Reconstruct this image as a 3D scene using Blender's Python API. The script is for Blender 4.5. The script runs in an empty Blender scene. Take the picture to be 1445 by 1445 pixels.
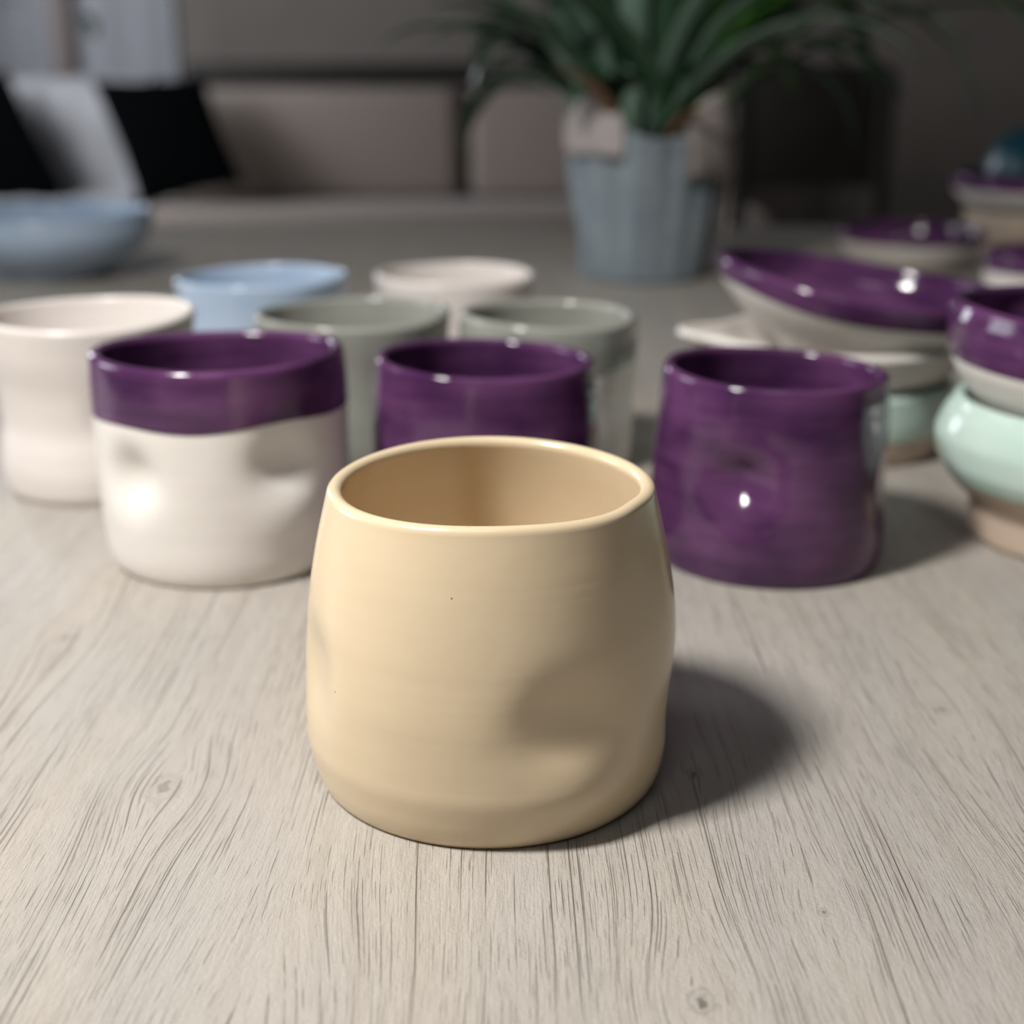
import bpy, math, random
from mathutils import Vector, Matrix
random.seed(7)
S = bpy.context.scene
COL = S.collection
R = math.radians

# ---------------------------------------------------------------- camera
TZ = 0.74                      # table top height
CAMH = 0.167                   # camera above the table
FPX, PITCH = 1900.0, 18.5      # focal length in pixels of the 1445 frame, downward pitch
cd = bpy.data.cameras.new('camera')
cam = bpy.data.objects.new('camera', cd)
COL.objects.link(cam)
cam.location = (0, 0, TZ + CAMH)
cam.rotation_euler = (R(90 - PITCH), 0, 0)
cd.sensor_width = 36.0
cd.sensor_fit = 'HORIZONTAL'
cd.lens = 36.0 * FPX / 1445.0
cd.clip_start = 0.01
cd.dof.use_dof = True
cd.dof.focus_distance = 0.292
cd.dof.aperture_fstop = cd.lens / 5.6
S.camera = cam

# ---------------------------------------------------------------- world, lights, exposure
S.view_settings.view_transform = 'Standard'
S.view_settings.look = 'None'
S.view_settings.exposure = 0.0
S.view_settings.gamma = 1.0
S.view_settings.use_curve_mapping = False
w = bpy.data.worlds.new('room_ambient')
S.world = w
w.use_nodes = True
w.node_tree.nodes['Background'].inputs[0].default_value = (0.95, 0.94, 1.0, 1)
w.node_tree.nodes['Background'].inputs[1].default_value = 0.036


def area(name, loc, target, sx, sy, power, color):
    l = bpy.data.lights.new(name, 'AREA')
    l.shape = 'RECTANGLE'
    l.size, l.size_y = sx, sy
    l.energy = power
    l.color = color
    o = bpy.data.objects.new(name, l)
    COL.objects.link(o)
    o.location = loc
    d = Vector(target) - Vector(loc)
    o.rotation_euler = d.to_track_quat('-Z', 'Y').to_euler()
    return o


# pendant lamp over the table, and daylight through the two windows of the left wall
area('ceiling_light', (-0.15, -0.55, TZ + 1.75), (0.0, 0.4, TZ), 0.55, 0.55, 2.4, (0.95, 0.97, 1.0))
area('pendant_light', (-0.352, 0.141, TZ + 0.66), (-0.01, 0.33, TZ), 0.100, 0.150, 8.7, (1.0, 0.972, 0.93))
area('window_daylight', (-2.69, 1.25, 1.60), (0.0, 1.25, 1.60), 1.10, 1.20, 24.0, (0.90, 0.94, 1.0))
area('window_daylight', (-2.69, 4.75, 1.60), (0.0, 4.75, 1.60), 1.10, 1.20, 38.0, (0.90, 0.94, 1.0))


# ---------------------------------------------------------------- pixel helpers (1445 frame)
def ray(px, py):
    a = R(90 - PITCH)
    v = Vector(((px - 722.5) / FPX, -(py - 722.5) / FPX, -1.0))
    return Matrix.Rotation(a, 3, 'X') @ v


def ground(px, py, z=0.0):
    """point on the plane z above the table seen at the pixel"""
    d = ray(px, py)
    t = (z - CAMH) / d.z
    return Vector((d.x * t, d.y * t, TZ + z))


def at_y(px, py, y):
    d = ray(px, py)
    t = y / d.y
    return Vector((d.x * t, y, TZ + CAMH + d.z * t))


def standing(px, py_front, r):
    """centre on the table of a round foot of radius r whose front edge shows at the pixel"""
    g = ground(px, py_front)
    h = Vector((g.x, g.y, 0)).normalized()
    return Vector((g.x + h.x * r, g.y + h.y * r, TZ))


# ---------------------------------------------------------------- node helpers
class Mat:
    def __init__(self, name):
        self.m = bpy.data.materials.new(name)
        self.m.use_nodes = True
        self.nt = self.m.node_tree
        self.b = self.nt.nodes['Principled BSDF']

    def n(self, t, **kw):
        x = self.nt.nodes.new(t)
        for k, v in kw.items():
            setattr(x, k, v)
        return x

    def put(self, sock, v):
        if isinstance(v, bpy.types.NodeSocket):
            self.nt.links.new(v, sock)
        else:
            sock.default_value = v

    def math(self, op, a, b=0.0, c=0.0):
        x = self.n('ShaderNodeMath', operation=op)
        for i, v in enumerate((a, b, c)):
            self.put(x.inputs[i], v)
        return x.outputs[0]

    def smooth(self, v, lo, hi, a=0.0, b=1.0):
        x = self.n('ShaderNodeMapRange', interpolation_type='SMOOTHSTEP')
        for i, q in enumerate((v, lo, hi, a, b)):
            self.put(x.inputs[i], q)
        return x.outputs[0]

    def coords(self):
        t = self.n('ShaderNodeTexCoord')
        return t.outputs['Object']

    def xyz(self, v):
        s = self.n('ShaderNodeSeparateXYZ')
        self.put(s.inputs[0], v)
        return s.outputs

    def vec(self, x, y, z):
        c = self.n('ShaderNodeCombineXYZ')
        for i, v in enumerate((x, y, z)):
            self.put(c.inputs[i], v)
        return c.outputs[0]

    def scale(self, v, s):
        x = self.n('ShaderNodeVectorMath', operation='MULTIPLY')
        self.put(x.inputs[0], v)
        x.inputs[1].default_value = s
        return x.outputs[0]

    def noise(self, v, scale=1.0, detail=2.0, rough=0.5):
        x = self.n('ShaderNodeTexNoise')
        self.put(x.inputs['Vector'], v)
        x.inputs['Scale'].default_value = scale
        x.inputs['Detail'].default_value = detail
        x.inputs['Roughness'].default_value = rough
        return x.outputs[0]

    def mix(self, f, a, b):
        x = self.n('ShaderNodeMix', data_type='RGBA')
        self.put(x.inputs[0], f)
        for s, v in ((x.inputs[6], a), (x.inputs[7], b)):
            self.put(s, v if isinstance(v, bpy.types.NodeSocket) else (*v, 1.0))
        return x.outputs[2]

    def color(self, c):
        self.put(self.b.inputs['Base Color'], c if isinstance(c, bpy.types.NodeSocket) else (*c, 1.0))

    def bump(self, h, strength, dist):
        x = self.n('ShaderNodeBump')
        x.inputs['Strength'].default_value = strength
        x.inputs['Distance'].default_value = dist
        self.put(x.inputs['Height'], h)
        self.put(self.b.inputs['Normal'], x.outputs[0])

    def set(self, rough=None, coat=None, coat_rough=None, spec=None, sheen=None):
        i = self.b.inputs
        if rough is not None:
            self.put(i['Roughness'], rough)
        if coat is not None:
            i['Coat Weight'].default_value = coat
        if coat_rough is not None:
            i['Coat Roughness'].default_value = coat_rough
        if spec is not None:
            i['Specular IOR Level'].default_value = spec
        if sheen is not None:
            i['Sheen Weight'].default_value = sheen


def glaze(name, c1, c2, rough=0.16, streak=1.0, speck=0.0, bump=0.25, coat=0.0):
    """thrown and glazed stoneware: brush streaks running round the pot, faint throwing lines"""
    m = Mat(name)
    co = m.coords()
    a = m.noise(m.scale(co, (14, 14, 190)), 1.0, 3.0, 0.6)
    b = m.noise(m.scale(co, (34, 34, 48)), 1.0, 2.0, 0.5)
    f = m.math('ADD', m.math('MULTIPLY', a, 0.4), m.math('MULTIPLY', b, 0.6))
    f = m.smooth(f, 0.5 - 0.22 / streak, 0.5 + 0.22 / streak)
    c = m.mix(f, c1, c2)
    if speck:
        v = m.n('ShaderNodeTexVoronoi')
        m.put(v.inputs['Vector'], co)
        v.inputs['Scale'].default_value = 85.0
        s = m.smooth(v.outputs['Distance'], 0.018, 0.032, speck, 0.0)
        c = m.mix(s, c, (0.09, 0.055, 0.03))
    m.color(c)
    m.set(rough=rough, coat=coat, coat_rough=0.06)
    lines = m.noise(m.scale(co, (6, 6, 420)), 1.0, 2.0, 0.5)
    soft = m.noise(co, 70.0, 2.0, 0.5)
    m.bump(m.math('ADD', m.math('MULTIPLY', lines, 0.25), soft), bump, 0.0009)
    return m.m


def plain(name, c1, c2, scale=30.0, rough=0.6, bump=0.0, dist=0.002, sheen=0.0):
    m = Mat(name)
    f = m.noise(m.coords(), scale, 3.0, 0.6)
    m.color(m.mix(m.smooth(f, 0.3, 0.7), c1, c2))
    m.set(rough=rough, sheen=sheen)
    if bump:
        m.bump(m.noise(m.coords(), scale * 4, 3.0, 0.6), bump, dist)
    return m.m


def wood_table():
    m = Mat('whitewashed_oak')
    co = m.coords()
    x, y, z = m.xyz(co)
    wander = m.noise(m.vec(m.math('MULTIPLY', x, 9.0), m.math('MULTIPLY', y, 5.0), 0.0), 1.0, 2.0, 0.5)
    g = m.math('ADD', x, m.math('MULTIPLY', m.math('SUBTRACT', wander, 0.5), 0.008))
    knots = [(231, 1112, 0.013, 0.022, 0.75, 0.0046, 0.55), (990, 1413, 0.011, 0.022, 0.85, 0.0028, 0.9),
             (1163, 1287, 0.008, 0.022, 0.7, 0.0012, 0.8), (978, 1092, 0.007, 0.016, 0.6, 0.0020, 0.9),
             (330, 1500, 0.02, 0.04, 0.8, 0.003, 0.6), (90, 900, 0.014, 0.04, 0.8, 0.003, 0.5),
             (1330, 1000, 0.014, 0.05, 0.8, 0.003, 0.5)]
    dark = None
    ringv = None
    for (px, py, wx, wy, k, rr, dk) in knots:
        p = ground(px, py)
        dx = m.math('SUBTRACT', x, p.x)
        dy = m.math('SUBTRACT', y, p.y)
        qx = m.math('POWER', m.math('ABSOLUTE', m.math('DIVIDE', dx, wx)), 2.0)
        qy = m.math('POWER', m.math('ABSOLUTE', m.math('DIVIDE', dy, wy)), 2.0)
        e = m.math('EXPONENT', m.math('MULTIPLY', m.math('ADD', qx, qy), -1.0))
        g = m.math('SUBTRACT', g, m.math('MULTIPLY', m.math('MULTIPLY', dx, e), k))
        d = m.math('SQRT', m.math('ADD', m.math('POWER', m.math('ABSOLUTE', dx), 2.0),
                                  m.math('MULTIPLY', m.math('POWER', m.math('ABSOLUTE', dy), 2.0), 0.45)))
        d = m.math('ADD', d, m.math('MULTIPLY', m.math('SUBTRACT', m.noise(co, 420.0, 2.0), 0.5), rr * 1.1))
        rings = m.math('MULTIPLY', m.math('ADD', m.math('SINE', m.math('MULTIPLY', d, 8.5 / rr)), 1.2), 0.45)
        kn = m.math('MULTIPLY', m.math('MULTIPLY', m.smooth(d, rr * 0.25, rr * 1.25, dk, 0.0), rings), 1.0)
        dark = kn if dark is None else m.math('MAXIMUM', dark, kn)
    # open pores: long hairline checks along the grain, and short dashes between them
    def N(kx, ky, z, det=1.0, ro=0.5):
        return m.noise(m.vec(m.math('MULTIPLY', g, kx), m.math('MULTIPLY', y, ky), z), 1.0, det, ro)
    broad = N(26.0, 5.0, 2.0, 3.0)
    dens = N(70.0, 10.0, 3.0, 2.0)

    def checks(F, width, ky, z, thr):
        """one hairline per cell across the grain, broken up along it; width in metres"""
        u = m.math('MULTIPLY', g, F)
        cell = m.math('FLOOR', u)
        fr = m.math('SUBTRACT', u, cell)
        wn = m.n('ShaderNodeTexWhiteNoise', noise_dimensions='1D')
        m.put(wn.inputs['W'], m.math('ADD', cell, z + 0.37))
        rnd = wn.outputs['Value']
        pos = m.math('ADD', 0.15, m.math('MULTIPLY', rnd, 0.7))
        along = m.noise(m.vec(m.math('MULTIPLY', rnd, 713.0), m.math('MULTIPLY', y, ky), z), 1.0, 2.0, 0.6)
        along = m.math('ADD', along, m.math('MULTIPLY', m.math('SUBTRACT', dens, 0.5), 0.45))
        on = m.smooth(along, thr, thr + 0.16)
        w_ = m.math('MULTIPLY', on, width * F)
        d = m.math('ABSOLUTE', m.math('SUBTRACT', fr, pos))
        return m.math('MULTIPLY', m.smooth(d, m.math('MULTIPLY', w_, 0.3), m.math('ADD', w_, 0.0001), 1.0, 0.0), m.math('MINIMUM', m.math('MULTIPLY', on, 2.0), 1.0))
    pore = m.math('MAXIMUM', m.math('MAXIMUM', checks(210.0, 0.00022, 9.0, 0.0, 0.48), m.math('MULTIPLY', checks(390.0, 0.00019, 24.0, 50.0, 0.49), 0.8)),
                  m.math('MULTIPLY', checks(800.0, 0.00017, 60.0, 90.0, 0.48), 0.55))
    fine = m.smooth(N(1700.0, 130.0, 5.0, 3.0, 0.65), 0.42, 0.70)
    streak = N(300.0, 10.0, 1.0, 4.0, 0.6)
    speckle = m.noise(co, 900.0, 2.0, 0.6)
    c = m.mix(m.smooth(broad, 0.35, 0.65), (0.425, 0.398, 0.366), (0.445, 0.405, 0.355))
    c = m.mix(m.math('MULTIPLY', m.smooth(streak, 0.42, 0.68), 0.30), c, (0.325, 0.285, 0.240))
    c = m.mix(m.math('MULTIPLY', fine, 0.14), c, (0.25, 0.215, 0.18))
    c = m.mix(m.math('MULTIPLY', pore, 0.66), c, (0.105, 0.085, 0.065))
    c = m.mix(dark, c, (0.13, 0.115, 0.10))
    m.color(c)
    m.set(rough=0.42, spec=0.35)
    h = m.math('ADD', m.math('MULTIPLY', streak, 0.5), m.math('MULTIPLY', speckle, 0.8))
    h = m.math('SUBTRACT', h, m.math('ADD', pore, m.math('MULTIPLY', fine, 0.3)))
    m.bump(h, 0.7, 0.00040)
    return m.m


# ---------------------------------------------------------------- mesh helpers
def link(name, verts, faces, mat, parent=None, smooth=True, loc=None):
    me = bpy.data.meshes.new(name)
    me.from_pydata([tuple(v) for v in verts], [], faces)
    me.update()
    if smooth:
        me.polygons.foreach_set('use_smooth', [True] * len(me.polygons))
    me.materials.append(mat)
    o = bpy.data.objects.new(name, me)
    COL.objects.link(o)
    if loc is not None:
        o.location = loc
    if parent is not None:
        o.parent = parent
    return o


def tag(o, label, cat, group=None, kind=None):
    o['label'] = label
    o['category'] = cat
    if group:
        o['group'] = group
    if kind:
        o['kind'] = kind
    return o


def struct(o):
    o['kind'] = 'structure'
    return o


def empty(name, loc, label, cat, group=None):
    o = bpy.data.objects.new(name, None)
    COL.objects.link(o)
    o.location = loc
    o.empty_display_size = 0.02
    return tag(o, label, cat, group)


def interp(ctrl, z):
    """smooth (monotone Hermite) interpolation of (z, r) controls"""
    n = len(ctrl)
    if z <= ctrl[0][0]:
        return ctrl[0][1]
    if z >= ctrl[-1][0]:
        return ctrl[-1][1]
    d = [(ctrl[i + 1][1] - ctrl[i][1]) / (ctrl[i + 1][0] - ctrl[i][0]) for i in range(n - 1)]
    t = [d[0]] + [0 if d[i - 1] * d[i] <= 0 else 2 * d[i - 1] * d[i] / (d[i - 1] + d[i]) for i in range(1, n - 1)] + [d[-1]]
    for i in range(n - 1):
        z0, z1 = ctrl[i][0], ctrl[i + 1][0]
        if z <= z1:
            h = z1 - z0
            s = (z - z0) / h
            return ((2 * s ** 3 - 3 * s * s + 1) * ctrl[i][1] + (s ** 3 - 2 * s * s + s) * h * t[i]
                    + (-2 * s ** 3 + 3 * s * s) * ctrl[i + 1][1] + (s ** 3 - s * s) * h * t[i + 1])


def wrap(a):
    return (a + math.pi) % (2 * math.pi) - math.pi


class Pot:
    """a hand-thrown vessel: outer profile (z, r), wall thickness, pressed dents, uneven rim.
    angles in degrees: -90 faces the camera, 0 is to the right, 180 to the left"""

    def __init__(self, ctrl, t=0.0035, floor=0.006, dents=(), ovals=(), rim=(), nt=112, nz=54, lean=0.0):
        self.lean = lean
        self.c, self.t, self.floor = ctrl, t, floor
        self.dents, self.ovals, self.rim = dents, ovals, rim
        self.nt, self.nz = nt, nz
        self.H = ctrl[-1][0]

    def dr(self, th, z):
        H = self.H
        v = 0.0
        for (k, ph, amp) in self.ovals:
            v += amp * math.cos(k * (th - R(ph))) * min(1.0, 0.25 + 0.75 * z / H)
        r = interp(self.c, z)
        for (ph, zd, wa, wz, dep, p) in self.dents:
            a = abs(wrap(th - R(ph))) * r / wa
            wlo, whi = wz if isinstance(wz, tuple) else (wz, wz)
            b = abs(z - zd) / (wlo if z < zd else whi)
            v -= dep * math.exp(-((a * a + b * b) ** p))
        return v

    def dz(self, th):
        v = 0.0
        for it in self.rim:
            if it[0] == 'g':
                v += it[3] * math.exp(-(wrap(th - R(it[1])) / R(it[2])) ** 2)
            else:
                v += it[2] * math.cos(it[0] * (th - R(it[1])))
        return v

    def pt(self, th, z, r_off, zz=None):
        r = max(0.0, interp(self.c, z) + r_off)
        rr = interp(self.c, z)
        f = min(1.0, r / rr)
        r += self.dr(th, z) * f
        zz = z if zz is None else zz
        zz += self.dz(th) * max(0.0, zz / self.H) ** 2
        return (r * math.cos(th) + self.lean * (z / self.H) ** 2, r * math.sin(th), zz)

    def path(self, th, zstart, off, bottom, zin):
        """points of one meridian; off lifts the surface outwards (for a coat of glaze)"""
        H, t = self.H, self.t
        P = []
        rf = interp(self.c, 0.0)
        if bottom:
            for rr, zz in ((0.0, 0.0012), (rf * 0.5, 0.0012), (rf - 0.0045, 0.0012), (rf - 0.0036, 0.0), (rf - 0.0012, 0.0)):
                d = rr - rf
                P.append(self.pt(th, 0.0, d, zz))
        else:
            P.append(self.pt(th, zstart - 0.0004, -0.0006))
        top = H - t * 0.5
        for i in range(self.nz):
            s = i / (self.nz - 1)
            z = zstart + (top - zstart) * s
            o = off * (min(1.0, i / 2.0 + 0.5) if not bottom else 1.0)
            P.append(self.pt(th, z, o))
        for i in range(1, 8):
            a = math.pi * i / 8
            P.append(self.pt(th, top, -t / 2 + math.cos(a) * (t / 2 + off), top + math.sin(a) * (t / 2 + off)))
        for i in range(self.nz):
            s = i / (self.nz - 1)
            z = top + (zin - top) * s
            k = max(0.0, 1 - (z - zin) / 0.012)
            rnd = 0.006 * (1 - math.sqrt(max(0.0, 1 - k * k)))
            P.append(self.pt(th, z, -t - off - rnd))
        ri = -t - off - 0.006
        rb = interp(self.c, zin) + ri
        for f in (0.75, 0.4, 0.0):
            P.append(self.pt(th, zin, rb * f - interp(self.c, zin), zin - 0.0006 * (1 - f)))
        return P

    def mesh(self, name, mat, parent=None, zline=None, off=0.0, loc=None):
        V, F = [], []
        n = 0
        for j in range(self.nt):
            th = 2 * math.pi * j / self.nt
            if zline is None:
                p = self.path(th, 0.0, off, True, self.floor)
            else:
                p = self.path(th, zline(th), off, False, self.floor + off)
            n = len(p)
            V += p
        for j in range(self.nt):
            k = (j + 1) % self.nt
            for i in range(n - 1):
                F.append((j * n + i, k * n + i, k * n + i + 1, j * n + i + 1))
        return link(name, V, F, mat, parent, True, loc)


def box(name, x0, x1, y0, y1, z0, z1, mat, parent=None, bev=0.0, seg=3):
    """a box with rounded edges"""
    import bmesh
    bm = bmesh.new()
    bmesh.ops.create_cube(bm, size=1.0)
    for v in bm.verts:
        v.co = Vector(((x0 + x1) / 2 + v.co.x * (x1 - x0), (y0 + y1) / 2 + v.co.y * (y1 - y0), (z0 + z1) / 2 + v.co.z * (z1 - z0)))
    if bev:
        bmesh.ops.bevel(bm, geom=list(bm.edges), offset=bev, segments=seg, profile=0.5, affect='EDGES')
    me = bpy.data.meshes.new(name)
    bm.to_mesh(me)
    bm.free()
    if bev:
        me.polygons.foreach_set('use_smooth', [True] * len(me.polygons))
    me.materials.append(mat)
    o = bpy.data.objects.new(name, me)
    COL.objects.link(o)
    if parent is not None:
        o.parent = parent
    return o


# ---------------------------------------------------------------- materials
M = {}
M['oak'] = wood_table()
M['cream'] = glaze('cream_glaze', (0.73, 0.595, 0.415), (0.66, 0.525, 0.345), rough=0.20, streak=0.5, speck=0.8, bump=0.16)
M['white'] = glaze('white_clay', (0.82, 0.78, 0.735), (0.75, 0.71, 0.66), rough=0.30, streak=0.8, bump=0.25)
M['pinkwhite'] = glaze('rosy_white_glaze', (0.78, 0.725, 0.69), (0.72, 0.665, 0.63), rough=0.24, streak=0.8)
M['purple'] = glaze('purple_glaze', (0.045, 0.014, 0.055), (0.125, 0.046, 0.128), rough=0.10, streak=1.2, bump=0.35)
M['grey'] = glaze('grey_green_glaze', (0.26, 0.265, 0.235), (0.33, 0.335, 0.30), rough=0.17)
M['greydark'] = glaze('grey_glaze_band', (0.20, 0.205, 0.175), (0.27, 0.275, 0.24), rough=0.17)
M['blue'] = glaze('pale_blue_glaze', (0.36, 0.47, 0.62), (0.46, 0.56, 0.69), rough=0.15)
M['mint'] = glaze('mint_glaze', (0.50, 0.66, 0.59), (0.58, 0.72, 0.65), rough=0.16)
M['tan'] = glaze('tan_clay', (0.47, 0.37, 0.29), (0.56, 0.45, 0.36), rough=0.5)
M['teal'] = glaze('dark_teal_glaze', (0.006, 0.05, 0.075), (0.01, 0.075, 0.105), rough=0.3)
g_ = Mat('window_glass')
g_.color((0.9, 0.93, 0.95))
g_.set(rough=0.02)
g_.b.inputs['Transmission Weight'].default_value = 1.0
M['glass'] = g_.m
M['wall'] = plain('taupe_plaster', (0.30, 0.265, 0.235), (0.33, 0.29, 0.26), 3.0, 0.9, 0.1)
M['floor'] = plain('dark_floorboards', (0.20, 0.15, 0.11), (0.26, 0.20, 0.15), 5.0, 0.5)
M['sofa'] = plain('taupe_upholstery', (0.44, 0.365, 0.32), (0.50, 0.42, 0.37), 60.0, 0.95, 0.3, 0.002, 0.2)
M['darkwood'] = plain('dark_stained_wood', (0.018, 0.015, 0.011), (0.028, 0.022, 0.017), 20.0, 0.45)
M['black'] = plain('black_velvet', (0.0010, 0.0018, 0.0022), (0.0016, 0.0026, 0.003), 80.0, 1.0, 0.2, 0.002, 0.0)
M['black'].node_tree.nodes['Principled BSDF'].inputs['Specular IOR Level'].default_value = 0.05
M['throw'] = plain('pale_grey_wool', (0.50, 0.50, 0.52), (0.58, 0.58, 0.60), 90.0, 0.95, 0.4, 0.003)
M['curtain'] = plain('pale_grey_linen', (0.55, 0.56, 0.60), (0.60, 0.61, 0.65), 40.0, 0.9)
M['pinewood'] = plain('rosy_pine', (0.33, 0.265, 0.245), (0.38, 0.305, 0.28), 12.0, 0.5)
M['potcover'] = plain('blue_grey_coated_paper', (0.19, 0.235, 0.27), (0.25, 0.295, 0.325), 22.0, 0.55, 0.5, 0.004)
M['collar'] = plain('pale_rosy_paper_lining', (0.36, 0.31, 0.295), (0.42, 0.38, 0.37), 18.0, 0.7, 0.4, 0.003)
M['soil'] = plain('dark_potting_soil', (0.02, 0.014, 0.01), (0.05, 0.035, 0.025), 150.0, 1.0, 0.8, 0.004)
M['leafA'] = plain('deep_green_leaf', (0.020, 0.055, 0.028), (0.035, 0.085, 0.042), 25.0, 0.35)
M['leafB'] = plain('grey_green_leaf', (0.10, 0.17, 0.125), (0.15, 0.23, 0.175), 25.0, 0.4)
M['leafC'] = plain('fresh_green_leaf', (0.045, 0.13, 0.025), (0.07, 0.18, 0.04), 25.0, 0.35)
M['brownleaf'] = plain('dry_brown_leaf', (0.16, 0.085, 0.04), (0.22, 0.12, 0.06), 25.0, 0.6)

# ---------------------------------------------------------------- the room
struct(box('floor', -4.5, 4.5, -1.5, 6.6, -0.05, 0.0, M['floor']))
struct(box('wall_back', -4.5, 4.5, 6.5, 6.6, 0.0, 2.7, M['wall']))

wl = struct(box('wall_left', -2.80, -2.70, -1.5, 6.6, 0.0, 1.0, M['wall']))
for (y0, y1, z0, z1) in ((-1.5, 6.6, 2.2, 2.7), (-1.5, 0.7, 1.0, 2.2), (1.8, 4.2, 1.0, 2.2), (5.3, 6.5, 1.0, 2.2)):
    box('wall_panel', -2.80, -2.70, y0, y1, z0, z1, M['wall'], wl)
for k, yc in ((1, 1.25), (2, 4.75)):
    e = struct(box('window_%d' % k, -2.79, -2.71, yc - 0.55, yc + 0.55, 1.0, 1.05, M['curtain']))
    box('window_frame', -2.79, -2.71, yc - 0.55, yc + 0.55, 2.15, 2.2, M['curtain'], e)
    for d in (-0.525, 0.0, 0.525):
        box('window_frame', -2.79, -2.71, yc + d - 0.025, yc + d + 0.025, 1.05, 2.15, M['curtain'], e)
    box('pane', -2.755, -2.750, yc - 0.5, yc + 0.5, 1.05, 2.15, M['glass'], e)

# ---------------------------------------------------------------- dining table
table = empty('dining_table', (0, 0.45, 0), 'whitewashed oak table top with open grain and small knots, carrying the pottery', 'table')


def table_top():
    x0, x1, y0, y1, t = -0.62, 0.62, -0.25, 1.46, 0.036
    V = [(x0, y0, -t), (x1, y0, -t), (x1, y1, -t), (x0, y1, -t), (x0, y0, 0), (x1, y0, 0), (x1, y1, 0), (x0, y1, 0)]
    F = [(3, 2, 1, 0), (4, 5, 6, 7), (0, 1, 5, 4), (1, 2, 6, 5), (2, 3, 7, 6), (3, 0, 4, 7)]
    o = link('tabletop', V, F, M['oak'], table, False)
    o.location = (0, -0.45, TZ)
    return o


table_top()
for sx in (-0.55, 0.55):
    for sy in (-0.62, 0.93):
        box('leg', sx - 0.035, sx + 0.035, sy - 0.035, sy + 0.035, 0.0, TZ - 0.036, M['oak'], table, 0.004)

# ---------------------------------------------------------------- tumblers
# the cream tumbler in front
c = standing(692, 1199, 0.0412)
p = Pot([(0, 0.0412), (0.002, 0.0424), (0.007, 0.0437), (0.014, 0.0447), (0.028, 0.0446), (0.042, 0.0435), (0.058, 0.0411), (0.0742, 0.0376)],
        t=0.0037, floor=0.007,
        dents=[(-66, 0.0295, 0.0120, (0.0090, 0.0105), 0.0026, 1.25), (-65, 0.0135, 0.0130, 0.0090, -0.0014, 1.0), (-158, 0.033, 0.010, 0.011, 0.0026, 1.2), (-4, 0.019, 0.010, 0.011, 0.0022, 1.2),
               (60, 0.03, 0.014, 0.013, 0.003, 1.3), (-28, 0.066, 0.007, 0.020, 0.0007, 1.0), (-2, 0.045, 0.02, 0.018, -0.0010, 1.0)],
        ovals=[(2, 20, 0.0006), (3, 80, 0.0005)], rim=[(2, -60, 0.0005), ('g', -50, 26, -0.0006)], nt=176, nz=84, lean=0.0011)
o = p.mesh('tumbler', M['cream'], None, loc=c)
tag(o, 'cream yellow glazed tumbler with a thumb dent, standing alone ahead of the others', 'tumbler', 'dented pottery tumblers')


def dipped(name, c, pot, base, coat, zline, label, coatname, coatlabel, cat='tumbler', group='dented pottery tumblers'):
    e = empty(name, c, label, cat, group)
    pot.mesh('body', M[base], e)
    g = pot.mesh(coatname, M[coat], e, zline=zline, off=0.00035)
    g['label'] = coatlabel
    return e


# white tumbler dipped in purple
c = standing(331, 832, 0.0400)
p = Pot([(0, 0.0392), (0.003, 0.0412), (0.010, 0.0424), (0.03, 0.0430), (0.05, 0.0430), (0.062, 0.0427), (0.0735, 0.0419)],
        dents=[(-124, 0.037, 0.010, 0.0095, 0.0048, 1.2), (-50, 0.041, 0.011, (0.0085, 0.0100), 0.0040, 1.2), (-49, 0.0235, 0.0125, 0.0090, -0.0016, 1.0), (40, 0.036, 0.012, 0.011, 0.003, 1.2), (130, 0.036, 0.012, 0.011, 0.003, 1.2)],
        ovals=[(2, 0, 0.0008), (3, 40, 0.0005)], rim=[(1, 90, -0.001), (2, 10, 0.0006)], nt=144, nz=64)
dipped('tumbler', c, p, 'white', 'purple',
       lambda th: 0.0533 - 0.0019 * math.cos(th - R(90)) + 0.0010 * math.cos(2 * (th - R(-20))) + 0.0006 * math.sin(5 * th),
       'white tumbler with two dents, its upper third dipped in purple glaze', 'glazed_band', 'glossy purple glaze over rim and inside')

# all-purple tumbler half hidden behind the cream one
c = standing(686, 800, 0.039)
p = Pot([(0, 0.0385), (0.006, 0.0405), (0.025, 0.0412), (0.045, 0.0408), (0.056, 0.0396), (0.0665, 0.0384)],
        dents=[(-100, 0.032, 0.012, 0.012, 0.003, 1.2), (20, 0.032, 0.012, 0.012, 0.003, 1.2)],
        ovals=[(2, 10, 0.0006), (3, 100, 0.0005)], rim=[(1, 200, 0.0012), (2, 0, 0.0005)], nt=120)
o = p.mesh('tumbler', M['purple'], None, loc=c)
tag(o, 'all purple glazed tumbler half hidden behind the cream tumbler', 'tumbler', 'dented pottery tumblers')

# all-purple tumbler with the shining dent
c = standing(1076, 832, 0.039)
p = Pot([(0, 0.0392), (0.003, 0.0403), (0.012, 0.0409), (0.03, 0.0408), (0.046, 0.0396), (0.0675, 0.0373)],
        dents=[(-116, 0.0360, 0.0125, (0.0098, 0.0085), 0.0078, 1.0), (-22, 0.030, 0.012, 0.014, 0.0032, 1.2), (70, 0.032, 0.012, 0.012, 0.003, 1.2), (-40, 0.058, 0.006, 0.016, 0.0006, 1.0)],
        ovals=[(2, 0, 0.0008), (3, 60, 0.0005)], rim=[(1, 180, 0.0011), (2, -30, 0.0006)], nt=144, nz=64)
o = p.mesh('tumbler', M['purple'], None, loc=c)
tag(o, 'all purple glazed tumbler in full view with a shining dent in its side', 'tumbler', 'dented pottery tumblers')

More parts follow.
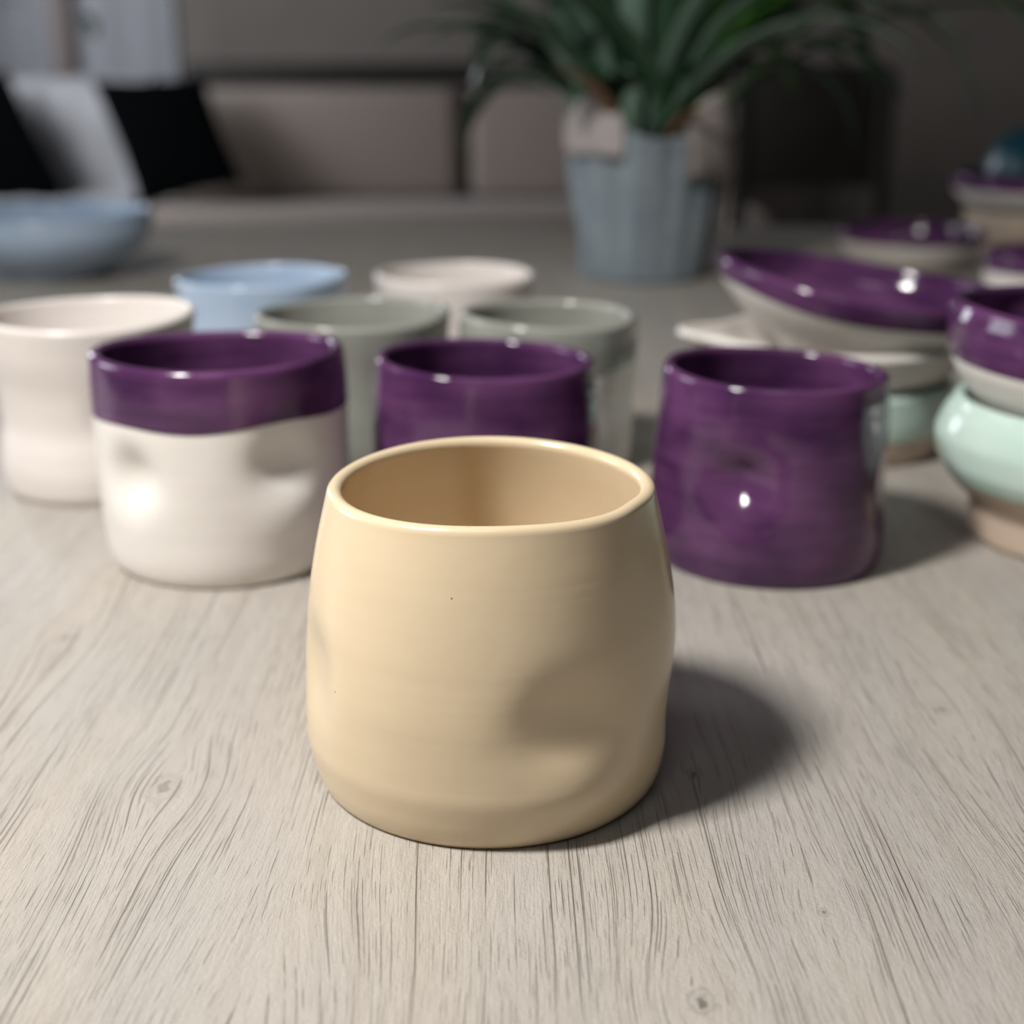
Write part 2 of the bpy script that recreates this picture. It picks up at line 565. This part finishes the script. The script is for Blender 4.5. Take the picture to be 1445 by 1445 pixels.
# rosy-white waisted cup
c = standing(150, 715, 0.0365)
p = Pot([(0, 0.0365), (0.004, 0.0385), (0.012, 0.0392), (0.020, 0.0384), (0.030, 0.0368), (0.042, 0.0374), (0.058, 0.0404), (0.0715, 0.0424)],
        dents=[(-60, 0.034, 0.011, 0.010, 0.0026, 1.2), (30, 0.034, 0.011, 0.010, 0.0026, 1.2), (150, 0.034, 0.011, 0.010, 0.0026, 1.2)],
        ovals=[(2, 0, 0.0006)], rim=[(2, 30, 0.0006)], nt=112)
o = p.mesh('tumbler', M['pinkwhite'], None, loc=c)
tag(o, 'plain off white waisted cup behind the purple dipped tumbler', 'cup', 'pottery cups in the back rows')

# grey-green cup
c = Vector((at_y(500, 500, 0.575).x, 0.575, TZ))
p = Pot([(0, 0.0355), (0.005, 0.0375), (0.02, 0.0382), (0.04, 0.0388), (0.055, 0.0402), (0.0655, 0.0410)],
        dents=[(-40, 0.035, 0.011, 0.010, 0.0026, 1.2)], ovals=[(2, 0, 0.001)], rim=[('g', -5, 30, 0.001), (2, 40, 0.0006)], nt=104)
o = p.mesh('tumbler', M['grey'], None, loc=c)
tag(o, 'all grey green glazed cup between the purple dipped and half hidden purple tumblers', 'cup', 'pottery cups in the back rows')

# grey over white cup
c = Vector((at_y(773, 500, 0.570).x, 0.570, TZ))
p = Pot([(0, 0.0345), (0.005, 0.0362), (0.02, 0.0366), (0.04, 0.0370), (0.055, 0.0372), (0.0655, 0.0366)],
        dents=[(-30, 0.034, 0.011, 0.010, 0.0026, 1.2)], ovals=[(2, 0, 0.0008)], rim=[(1, 180, 0.0008), (2, 40, 0.0005)], nt=104)
dipped('tumbler', c, p, 'white', 'grey', lambda th: 0.047 + 0.0012 * math.cos(2 * th),
       'white cup dipped in grey green glaze, behind the half hidden purple tumbler', 'glazed_band', 'grey green glaze over rim and inside',
       'cup', 'pottery cups in the back rows')

# pale blue cup with pulled lip
c = Vector((at_y(366, 400, 0.70).x, 0.70, TZ))
p = Pot([(0, 0.036), (0.005, 0.0385), (0.02, 0.0400), (0.04, 0.0412), (0.0622, 0.0425)],
        dents=[(0, 0.062, 0.014, 0.014, -0.004, 1.0), (-50, 0.034, 0.011, 0.010, 0.0026, 1.2)], ovals=[(2, 0, 0.0006)],
        rim=[('g', 0, 28, 0.0022), (2, 60, 0.0006)], nt=104)
o = p.mesh('tumbler', M['blue'], None, loc=c)
tag(o, 'pale blue glazed cup with a slightly pulled lip', 'cup', 'pottery cups in the back rows')

# pale pink cup
c = Vector((at_y(642, 400, 0.73).x, 0.73, TZ))
p = Pot([(0, 0.036), (0.005, 0.0385), (0.02, 0.0400), (0.04, 0.0410), (0.0590, 0.0425)],
        dents=[(-60, 0.034, 0.011, 0.010, 0.0026, 1.2)], ovals=[(2, 0, 0.0008)], rim=[('g', 170, 40, 0.0012), (2, 60, 0.0006)], nt=104)
o = p.mesh('tumbler', M['pinkwhite'], None, loc=c)
tag(o, 'pale pink cup peeping out between the two grey cups', 'cup', 'pottery cups in the back rows')

# pale blue bowl far at the left
c = standing(72, 398, 0.045)
p = Pot([(0, 0.046), (0.004, 0.048), (0.012, 0.062), (0.025, 0.079), (0.038, 0.085), (0.052, 0.085)], t=0.005, floor=0.006,
        ovals=[(2, 0, 0.001)], rim=[(2, 0, 0.0006)], nt=104)
o = p.mesh('bowl', M['blue'], None, loc=c)
tag(o, 'wide pale blue glazed bowl standing apart near the black cushions', 'bowl', 'pottery bowls')

# ---------------------------------------------------------------- stack behind the shining purple tumbler
c = standing(1176, 660, 0.0435)
z0 = TZ
# mint bowl with tan foot
p = Pot([(0, 0.0435), (0.003, 0.0455), (0.010, 0.0475), (0.02, 0.0490), (0.032, 0.0490)], t=0.004, floor=0.006, nt=104, nz=40)
dipped('bowl', c, p, 'tan', 'mint', lambda th: 0.0125 + 0.0006 * math.cos(3 * th),
       'mint glazed bowl with bare tan foot at the bottom of the spouted bowl stack', 'glazed_band', 'mint glaze over rim and inside', 'bowl', 'pottery bowls')
# white bowl with a pouring spout
c2 = c + Vector((0, 0, 0.0265))
p = Pot([(0, 0.036), (0.003, 0.0385), (0.008, 0.0455), (0.015, 0.0520), (0.0250, 0.0575)], t=0.004, floor=0.005,
        dents=[(186, 0.028, 0.017, 0.013, -0.024, 0.9)], rim=[('g', 186, 20, 0.003)], nt=128, nz=40)
dipped('batter_bowl', c2, p, 'tan', 'white', lambda th: 0.007,
       'white bowl with a pouring spout, between purple dish and mint bowl', 'glazed_band', 'white glaze over rim and spout', 'bowl', 'pottery bowls')
# purple dish leaning on top
c3 = c + Vector((0.001, -0.002, 0.0418))
p = Pot([(0, 0.030), (0.003, 0.0325), (0.010, 0.0440), (0.018, 0.0545), (0.026, 0.0615), (0.0345, 0.0645)], t=0.0042, floor=0.005,
        ovals=[(2, 0, 0.0022), (3, 0, 0.001)], rim=[(2, 0, 0.0008), ('g', 0, 30, 0.002), ('g', 200, 30, 0.0015)], nt=128, nz=48)
e = dipped('dish', c3, p, 'white', 'purple', lambda th: 0.0245 + 0.0014 * math.cos(th - R(150)) + 0.0008 * math.sin(4 * th),
           'wide purple and white dish leaning on top of the spouted white bowl', 'glazed_band', 'glossy purple glaze over rim and inside', 'dish', 'pottery bowls')
e.rotation_euler = (R(1.5), R(8.0), 0)

# ---------------------------------------------------------------- stack at the right edge
c = standing(1520, 808, 0.041)
p = Pot([(0, 0.0400), (0.003, 0.0415), (0.011, 0.0412), (0.0135, 0.0418), (0.022, 0.0495), (0.031, 0.0548), (0.038, 0.0556), (0.045, 0.0535), (0.052, 0.0490)],
        t=0.004, floor=0.007, nt=128, nz=56)
dipped('bowl', c, p, 'tan', 'mint', lambda th: 0.0235 + 0.0006 * math.cos(3 * th),
       'round bellied mint bowl with grooved tan foot carrying a purple and white bowl', 'glazed_band', 'mint glaze over belly and inside', 'bowl', 'pottery bowls')
p = Pot([(0, 0.0380), (0.002, 0.0410), (0.006, 0.0442), (0.012, 0.0490), (0.019, 0.0530), (0.027, 0.0550), (0.033, 0.0550), (0.039, 0.0530)], t=0.004, floor=0.006, nt=128, nz=48,
        rim=[('g', 180, 50, 0.002)])
dipped('bowl', c + Vector((0.0, 0.0, 0.0458)), p, 'white', 'purple', lambda th: 0.0200 + 0.0008 * math.cos(2 * th),
       'purple and white bowl stacked in the round bellied mint bowl', 'glazed_band', 'glossy purple glaze over rim and inside', 'bowl', 'pottery bowls')

# ---------------------------------------------------------------- more pottery farther back
c = Vector((at_y(1285, 330, 1.16).x, 1.16, TZ))
p = Pot([(0, 0.040), (0.003, 0.043), (0.012, 0.053), (0.024, 0.060), (0.033, 0.062)], t=0.004, nt=80, nz=32)
dipped('dish', c, p, 'white', 'purple', lambda th: 0.024, 'low purple rimmed white dish behind the leaning purple dish', 'glazed_band', 'dark purple glaze over rim and inside', 'dish', 'pottery bowls')
c = Vector((at_y(1478, 350, 0.94).x, 0.94, TZ))
p = Pot([(0, 0.030), (0.003, 0.033), (0.015, 0.039), (0.03, 0.0405), (0.043, 0.0400)], t=0.004, nt=80, nz=32)
dipped('bowl', c, p, 'pinkwhite', 'purple', lambda th: 0.030, 'small purple rimmed pinkish bowl standing behind the purple and mint stack', 'glazed_band', 'dark purple glaze over rim and inside', 'bowl', 'pottery bowls')
c = Vector((at_y(1460, 300, 1.30).x, 1.30, TZ))
p = Pot([(0, 0.050), (0.003, 0.053), (0.02, 0.062), (0.035, 0.064)], t=0.004, nt=80, nz=32)
o = p.mesh('bowl', M['tan'], None, loc=c)
tag(o, 'tan clay bowl at the bottom of the stack below the dark teal dome', 'bowl', 'pottery bowls')
p = Pot([(0, 0.046), (0.003, 0.050), (0.012, 0.068), (0.025, 0.077), (0.036, 0.078)], t=0.004, nt=80, nz=32)
dipped('bowl', c + Vector((0, 0, 0.031)), p, 'white', 'purple', lambda th: 0.023, 'purple rimmed white bowl right under the dark teal dome', 'glazed_band', 'dark purple glaze over rim and inside', 'bowl', 'pottery bowls')
p = Pot([(0, 0.014), (0.004, 0.026), (0.012, 0.042), (0.026, 0.055), (0.048, 0.062)], t=0.004, nt=80, nz=32)
o = p.mesh('bowl', M['teal'], None, loc=c + Vector((0.010, 0, 0.0675 + 0.0485)))
o.rotation_euler = (math.pi, 0, 0)
tag(o, 'dark teal domed bowl on top of a purple and white bowl stack', 'bowl', 'pottery bowls')

# ---------------------------------------------------------------- plant in a paper-wrapped pot
c = standing(905, 402, 0.052)
plant = empty('potted_plant', c, 'leafy green plant in a blue grey paper wrapped pot on the table', 'plant')


def wrapped_pot():
    V, F = [], []
    nt, nz = 96, 26
    H = 0.118
    ring = nz + 9
    for j in range(nt):
        th = 2 * math.pi * j / nt
        fold = 0.0022 * math.sin(7 * th + 0.6) + 0.0016 * math.sin(11 * th + 2.0) + 0.0012 * math.cos(17 * th)
        top = H + 0.006 * math.sin(2 * th + 0.5) + 0.003 * math.sin(5 * th)
        for i in range(nz):
            s = i / (nz - 1)
            r = 0.050 + 0.013 * s + fold * (0.25 + s) + 0.0012 * math.sin(9 * s + 3 * th)
            V.append((r * math.cos(th), r * math.sin(th), top * s))
        for i in range(9):
            s = i / 8
            r = 0.0622 + fold * 1.25 - 0.0016 - 0.006 * s
            V.append((r * math.cos(th), r * math.sin(th), top - 0.03 * s))
    for j in range(nt):
        k = (j + 1) % nt
        for i in range(ring - 1):
            F.append((j * ring + i, k * ring + i, k * ring + i + 1, j * ring + i + 1))
    F.append(tuple(j * ring for j in reversed(range(nt))))
    return link('pot_wrap', V, F, M['potcover'], plant)


wrapped_pot()


def collar(name, a0, a1, z_low, z_high, flare, mat):
    """a folded-out flap of the paper wrap, with thickness"""
    V, F = [], []
    nt, nz, t = 22, 8, 0.0012
    for side in (0, 1):
        for j in range(nt):
            u = j / (nt - 1)
            th = R(a0 + (a1 - a0) * u)
            env = math.sin(math.pi * u) ** 0.5
            for i in range(nz):
                s = i / (nz - 1)
                r = 0.066 + flare * math.sin(s * math.pi * 0.6) * (0.4 + 0.6 * env) - side * t + 0.0015 * math.sin(9 * u + 4 * s)
                z = z_low + (z_high - z_low) * s * (0.55 + 0.45 * env)
                V.append((r * math.cos(th), r * math.sin(th), z))
    N = nt * nz
    for j in range(nt - 1):
        for i in range(nz - 1):
            a, b, cc, d = j * nz + i, (j + 1) * nz + i, (j + 1) * nz + i + 1, j * nz + i + 1
            F.append((a, b, cc, d))
            F.append((N + d, N + cc, N + b, N + a))
    for j in range(nt - 1):
        a, b = j * nz + nz - 1, (j + 1) * nz + nz - 1
        F.append((a, b, N + b, N + a))
        a, b = j * nz, (j + 1) * nz
        F.append((b, a, N + a, N + b))
    for i in range(nz - 1):
        F.append((i + 1, i, N + i, N + i + 1))
        q = (nt - 1) * nz
        F.append((q + i, q + i + 1, N + q + i + 1, N + q + i))
    return link(name, V, F, mat, plant)


collar('paper_flap', -165, -110, 0.098, 0.144, 0.004, M['collar'])
collar('paper_flap', -68, -12, 0.082, 0.146, 0.004, M['collar'])
collar('paper_flap', -14, 12, 0.030, 0.120, 0.006, M['collar'])
collar('paper_flap', 60, 140, 0.100, 0.135, 0.004, M['collar'])


def disc(name, r, z, mat, parent):
    V = [(0, 0, z + 0.004)]
    F = []
    for k in (0.5, 1.0):
        for j in range(32):
            th = 2 * math.pi * j / 32
            V.append((r * k * math.cos(th), r * k * math.sin(th), z + random.uniform(-0.002, 0.003)))
    for j in range(32):
        q = (j + 1) % 32
        F.append((0, 1 + j, 1 + q))
        F.append((1 + j, 33 + j, 33 + q, 1 + q))
    return link(name, V, F, mat, parent)


disc('soil', 0.060, 0.100, M['soil'], plant)


def tube(name, pts, r0, r1, mat, parent):
    V, F, n = [], [], 8
    for i, q in enumerate(pts):
        q = Vector(q)
        a = Vector(pts[min(i + 1, len(pts) - 1)]) - Vector(pts[max(i - 1, 0)])
        a.normalize()
        u = a.orthogonal().normalized()
        v = a.cross(u)
        r = r0 + (r1 - r0) * i / (len(pts) - 1)
        for j in range(n):
            th = 2 * math.pi * j / n
            V.append(q + u * (r * math.cos(th)) + v * (r * math.sin(th)))
    for i in range(len(pts) - 1):
        for j in range(n):
            k = (j + 1) % n
            F.append((i * n + j, i * n + k, (i + 1) * n + k, (i + 1) * n + j))
    F.append(tuple(reversed(range(n))))
    F.append(tuple((len(pts) - 1) * n + j for j in range(n)))
    return link(name, V, F, mat, parent)


def leaf(parent, base, azim, lift, length, width, droop, mat, name='leaf', stalk=0.0):
    """an arching strap leaf with a folded midrib, leaving base at the azimuth and lift (deg)"""
    V, F = [], []
    n = 14
    pos = Vector(base)
    ang = R(lift)
    hx, hy = math.cos(R(azim)), math.sin(R(azim))
    sx, sy = -hy, hx
    step = length / (n - 1)
    for i in range(n):
        s = i / (n - 1)
        if s < stalk:
            wd = 0.0022
        else:
            q = (s - stalk) / (1 - stalk)
            wd = width * (math.sin(math.pi * min(1, q * 0.94 + 0.06)) ** 0.75) * 0.5 + 0.0004
        up = Vector((-math.sin(ang) * hx, -math.sin(ang) * hy, math.cos(ang)))
        side = Vector((sx, sy, 0))
        for k, f in ((-1, 0.22), (0, 0.0), (1, 0.22)):
            V.append(pos + side * (wd * k) + up * (wd * f))
        for k, f in ((1, 0.22), (0, 0.0), (-1, 0.22)):
            V.append(pos + side * (wd * k * 0.98) + up * (wd * f - 0.0007))
        d = Vector((math.cos(ang) * hx, math.cos(ang) * hy, math.sin(ang)))
        pos = pos + d * step
        ang -= R(droop) / (n - 1) * (0.4 + 1.2 * s)
    for i in range(n - 1):
        for k in range(6):
            q = (k + 1) % 6
            F.append((i * 6 + k, i * 6 + q, (i + 1) * 6 + q, (i + 1) * 6 + k))
    F.append((5, 4, 3, 2, 1, 0))
    F.append(tuple((n - 1) * 6 + k for k in range(6)))
    return link(name, V, F, mat, parent)


rl = random.Random(11)
leaf_mats = ['leafA', 'leafA', 'leafA', 'leafB', 'leafC', 'leafA']
for k in range(78):
    az = rl.uniform(-45, 225)
    short = 0.62 if az > 115 else 1.0
    leaf(plant, (rl.uniform(-0.03, 0.03), rl.uniform(-0.03, 0.03), 0.102), az, rl.uniform(45, 84), rl.uniform(0.20, 0.44) * short,
         rl.uniform(0.026, 0.050), rl.uniform(50, 170), M['leafA' if (az > 60 and leaf_mats[k % 6] == 'leafC') else leaf_mats[k % 6]])
# the leaves one can pick out
leaf(plant, (-0.016, -0.045, 0.10), -95, 89, 0.26, 0.022, 10, M['leafB'])
leaf(plant, (0.012, -0.03, 0.105), -60, 86, 0.30, 0.040, 60, M['leafA'])
leaf(plant, (-0.03, -0.03, 0.105), 215, 78, 0.28, 0.040, 110, M['leafB'])
leaf(plant, (-0.04, -0.01, 0.105), 190, 76, 0.24, 0.036, 70, M['leafB'])
leaf(plant, (0.0, -0.03, 0.105), -40, 74, 0.26, 0.036, 90, M['leafB'])
leaf(plant, (0.03, -0.03, 0.105), -25, 70, 0.34, 0.040, 130, M['leafC'])
leaf(plant, (0.04, 0.01, 0.105), 5, 66, 0.42, 0.046, 120, M['leafA'])
leaf(plant, (0.04, -0.01, 0.105), -5, 74, 0.44, 0.046, 140, M['leafA'])
leaf(plant, (0.02, -0.03, 0.105), -12, 62, 0.27, 0.026, 60, M['leafC'])
leaf(plant, (0.03, -0.03, 0.105), -20, 48, 0.24, 0.024, 30, M['leafC'])
leaf(plant, (0.03, 0.0, 0.105), 2, 40, 0.34, 0.030, 70, M['leafA'])
leaf(plant, (-0.03, -0.02, 0.105), 195, 58, 0.22, 0.026, 40, M['leafB'])
leaf(plant, (-0.02, -0.04, 0.105), 235, 50, 0.12, 0.014, 60, M['brownleaf'])
leaf(plant, (0.01, -0.045, 0.105), -60, 45, 0.07, 0.014, 60, M['brownleaf'])

# ---------------------------------------------------------------- chair across the room
p0 = at_y(1050, 90, 3.3)
p1 = at_y(1240, 262, 3.3)
chair = empty('dining_chair', ((p0.x + p1.x) / 2, 3.3, 0), 'dark stained wooden chair with solid back panel behind the potted plant', 'chair')
hw = (p1.x - p0.x) / 2
back = box('backrest', -hw, hw, -0.012, 0.012, p1.z, p0.z, M['darkwood'], chair, 0.008)
for s in (-1, 1):
    box('back_post', s * hw - 0.02, s * hw + 0.02, -0.02, 0.02, 0.0, p0.z - 0.01, M['darkwood'], chair, 0.006)
    box('front_leg', s * hw - 0.02, s * hw + 0.02, 0.36, 0.40, 0.0, 0.44, M['darkwood'], chair, 0.006)
box('seat', -hw - 0.02, hw + 0.02, -0.02, 0.42, 0.44, 0.47, M['darkwood'], chair, 0.01)

# ---------------------------------------------------------------- sofa with throw and cushions
sofa = empty('sofa', (0, 5.65, 0), 'long taupe upholstered sofa with a dark wooden rail along its back', 'sofa')
XL, XR = -2.6, 1.0
box('base', XL, XR, -0.55, 0.35, 0.06, 0.22, M['sofa'], sofa, 0.02)
for x in (XL + 0.1, XR - 0.1):
    for y in (-0.48, 0.28):
        box('foot', x - 0.03, x + 0.03, y - 0.03, y + 0.03, 0.0, 0.07, M['darkwood'], sofa, 0.004)
gapx = at_y(655, 200, 5.75).x
edges = [XL + 0.02, -1.44, gapx, XR - 0.02]
for i in range(3):
    bc = box('back_cushion', edges[i] + 0.025, edges[i + 1] - 0.025, 0.10, 0.26, 0.36, 0.80, M['sofa'], sofa, 0.05, 4)
for a, b in ((XL + 0.02, 0.62), (0.62, XR - 0.02)):
    box('seat_cushion', a + 0.002, b - 0.002, -0.55, 0.12, 0.22, 0.37, M['sofa'], sofa, 0.05, 4)
box('back_frame', XL, XR, 0.27, 0.35, 0.20, 0.78, M['darkwood'], sofa, 0.01)
box('back_rail', at_y(262, 115, 5.9).x, XR, 0.24, 0.38, 0.81, 0.905, M['darkwood'], sofa, 0.015)


def throw():
    """blanket draped over the left end: back, seat and front edge"""
    V, F = [], []
    path = [(0.42, 0.45), (0.42, 0.80), (0.30, 0.825), (0.20, 0.83), (0.09, 0.78), (0.082, 0.62), (0.05, 0.43), (0.0, 0.385), (-0.25, 0.376), (-0.50, 0.376), (-0.575, 0.35), (-0.58, 0.25), (-0.58, 0.14)]
    x0, x1, nx = -2.45, -1.50, 28
    t = 0.012
    for side in (0, 1):
        for i, (y, z) in enumerate(path):
            a = path[max(i - 1, 0)]
            b = path[min(i + 1, len(path) - 1)]
            d = Vector((b[0] - a[0], b[1] - a[1])).normalized()
            nrm = Vector((d.y, -d.x)) * -1
            for j in range(nx):
                u = j / (nx - 1)
                rip = 0.004 * math.sin(u * 34 + i) + 0.003
                o = (rip + (t if side else 0))
                V.append((x0 + (x1 - x0) * u + 0.015 * math.sin(i * 0.9), y + nrm.x * -o, z + nrm.y * -o if False else z + abs(nrm.y) * o))
    N = len(path) * nx
    for i in range(len(path) - 1):
        for j in range(nx - 1):
            a, b, cc, d = i * nx + j, i * nx + j + 1, (i + 1) * nx + j + 1, (i + 1) * nx + j
            F.append((a, b, cc, d))
            F.append((N + d, N + cc, N + b, N + a))
    o = link('throw_blanket', V, F, M['throw'], None)
    o.location = (0, 5.65, 0)
    return o


tag(throw(), 'pale grey wool throw draped over the sofa under the black cushions', 'blanket')


def cushion(corners, y_top, y_bot, th, label):
    """a plump square cushion whose four corners (top left, top right, bottom right, bottom left) are pixels"""
    P = [at_y(*corners[0], y_top), at_y(*corners[1], y_top), at_y(*corners[2], y_bot), at_y(*corners[3], y_bot)]
    base = (P[2] + P[3]) / 2
    nrm = (P[1] - P[0]).cross(P[3] - P[0]).normalized()
    if nrm.y > 0:
        nrm = -nrm
    V, F, n = [], [], 17
    for side in (1, -1):
        for i in range(n):
            for j in range(n):
                u, v = i / (n - 1), j / (n - 1)
                pu = 0.05 * math.sin(math.pi * u)
                pv = 0.05 * math.sin(math.pi * v)
                uu = u + (0.5 - u) * pv * 1.2
                vv = v + (0.5 - v) * pu * 1.2
                q = (P[0] * (1 - uu) + P[1] * uu) * (1 - vv) + (P[3] * (1 - uu) + P[2] * uu) * vv
                h = (math.sin(math.pi * u) * math.sin(math.pi * v)) ** 0.55 * th / 2
                V.append(q + nrm * (h * side + 0.001 * side) - base)
    N = n * n
    for i in range(n - 1):
        for j in range(n - 1):
            a, b, cc, d = i * n + j, (i + 1) * n + j, (i + 1) * n + j + 1, i * n + j + 1
            F.append((a, d, cc, b))
            F.append((N + a, N + b, N + cc, N + d))
    rim = [i * n for i in range(n)] + [(n - 1) * n + j for j in range(1, n)] + [i * n + n - 1 for i in range(n - 2, -1, -1)] + [j for j in range(n - 2, 0, -1)]
    for a, b in zip(rim, rim[1:] + rim[:1]):
        F.append((a, b, N + b, N + a))
    o = link('cushion', V, F, M['black'], None)
    o.location = base
    return tag(o, label, 'cushion', 'black cushions on the sofa')


cushion([(128, 112), (287, 108), (345, 258), (200, 294)], 5.62, 5.40, 0.11, 'black cushion whose whole square shows, leaning on the sofa')
cushion([(-130, 120), (8, 98), (104, 288), (-60, 300)], 5.62, 5.42, 0.11, 'black cushion cut off at its side, leaning on the pale throw')

# ---------------------------------------------------------------- curtains and window post behind the sofa
def curtain(px0, px1, label):
    x0, x1 = at_y(px0, 50, 6.38).x, at_y(px1, 50, 6.38).x
    V, F = [], []
    nx, zs = 60, (0.04, 0.6, 1.2, 1.8, 2.4)
    for side in (0, 1):
        for i in range(nx):
            u = i / (nx - 1)
            for z in zs:
                V.append((x0 + (x1 - x0) * u, 6.475 + 0.005 * math.sin(u * 15) + side * 0.006, z))
    m_ = len(zs)
    N = nx * m_
    for i in range(nx - 1):
        for j in range(m_ - 1):
            a, b, cc, d = i * m_ + j, (i + 1) * m_ + j, (i + 1) * m_ + j + 1, i * m_ + j + 1
            F.append((a, b, cc, d))
            F.append((N + d, N + cc, N + b, N + a))
    o = link('curtain', V, F, M['curtain'], None)
    return tag(o, label, 'curtain', 'pale curtains behind the sofa')


curtain(-60, 62, 'pale grey curtain outside the rosy wooden post')
curtain(90, 240, 'pale grey curtain between the rosy wooden post and the taupe wall')
xp = at_y(76, 50, 6.33).x
struct(box('trim_1', xp - 0.045, xp + 0.045, 6.42, 6.5, 0.0, 2.6, M['pinewood'], None, 0.005))

# trailing plant above the sofa, of which only leaf tips reach into view
hp = at_y(88, -330, 6.0)
hang = empty('hanging_plant', (hp.x, 6.0, hp.z), 'dark green leaf tips trailing down before the pale curtains', 'plant')
p = Pot([(0, 0.07), (0.01, 0.08), (0.08, 0.10), (0.15, 0.11)], t=0.008, floor=0.01, nt=48, nz=12)
p.mesh('pot', M['white'], hang)
disc('soil', 0.098, 0.125, M['soil'], hang)
tube('cord', [(0, 0, 0.13), (0, 0, 0.6), (0, 0, 1.0)], 0.004, 0.004, M['darkwood'], hang)
for dx, ln in ((-0.30, 1.08), (0.04, 1.12)):
    pts = [(dx * 0.2, -0.05, 0.14), (dx * 0.6, -0.14, 0.12), (dx * 0.9, -0.17, -0.2), (dx, -0.17, 0.14 - ln)]
    tube('stem', pts, 0.004, 0.003, M['leafA'], hang)
    for i in range(9):
        z = 0.05 - (ln - 0.14) * i / 8
        leaf(hang, (dx, -0.17, z), rl.uniform(0, 360), rl.uniform(-30, 30), 0.12, 0.06, 90, M['leafA'])
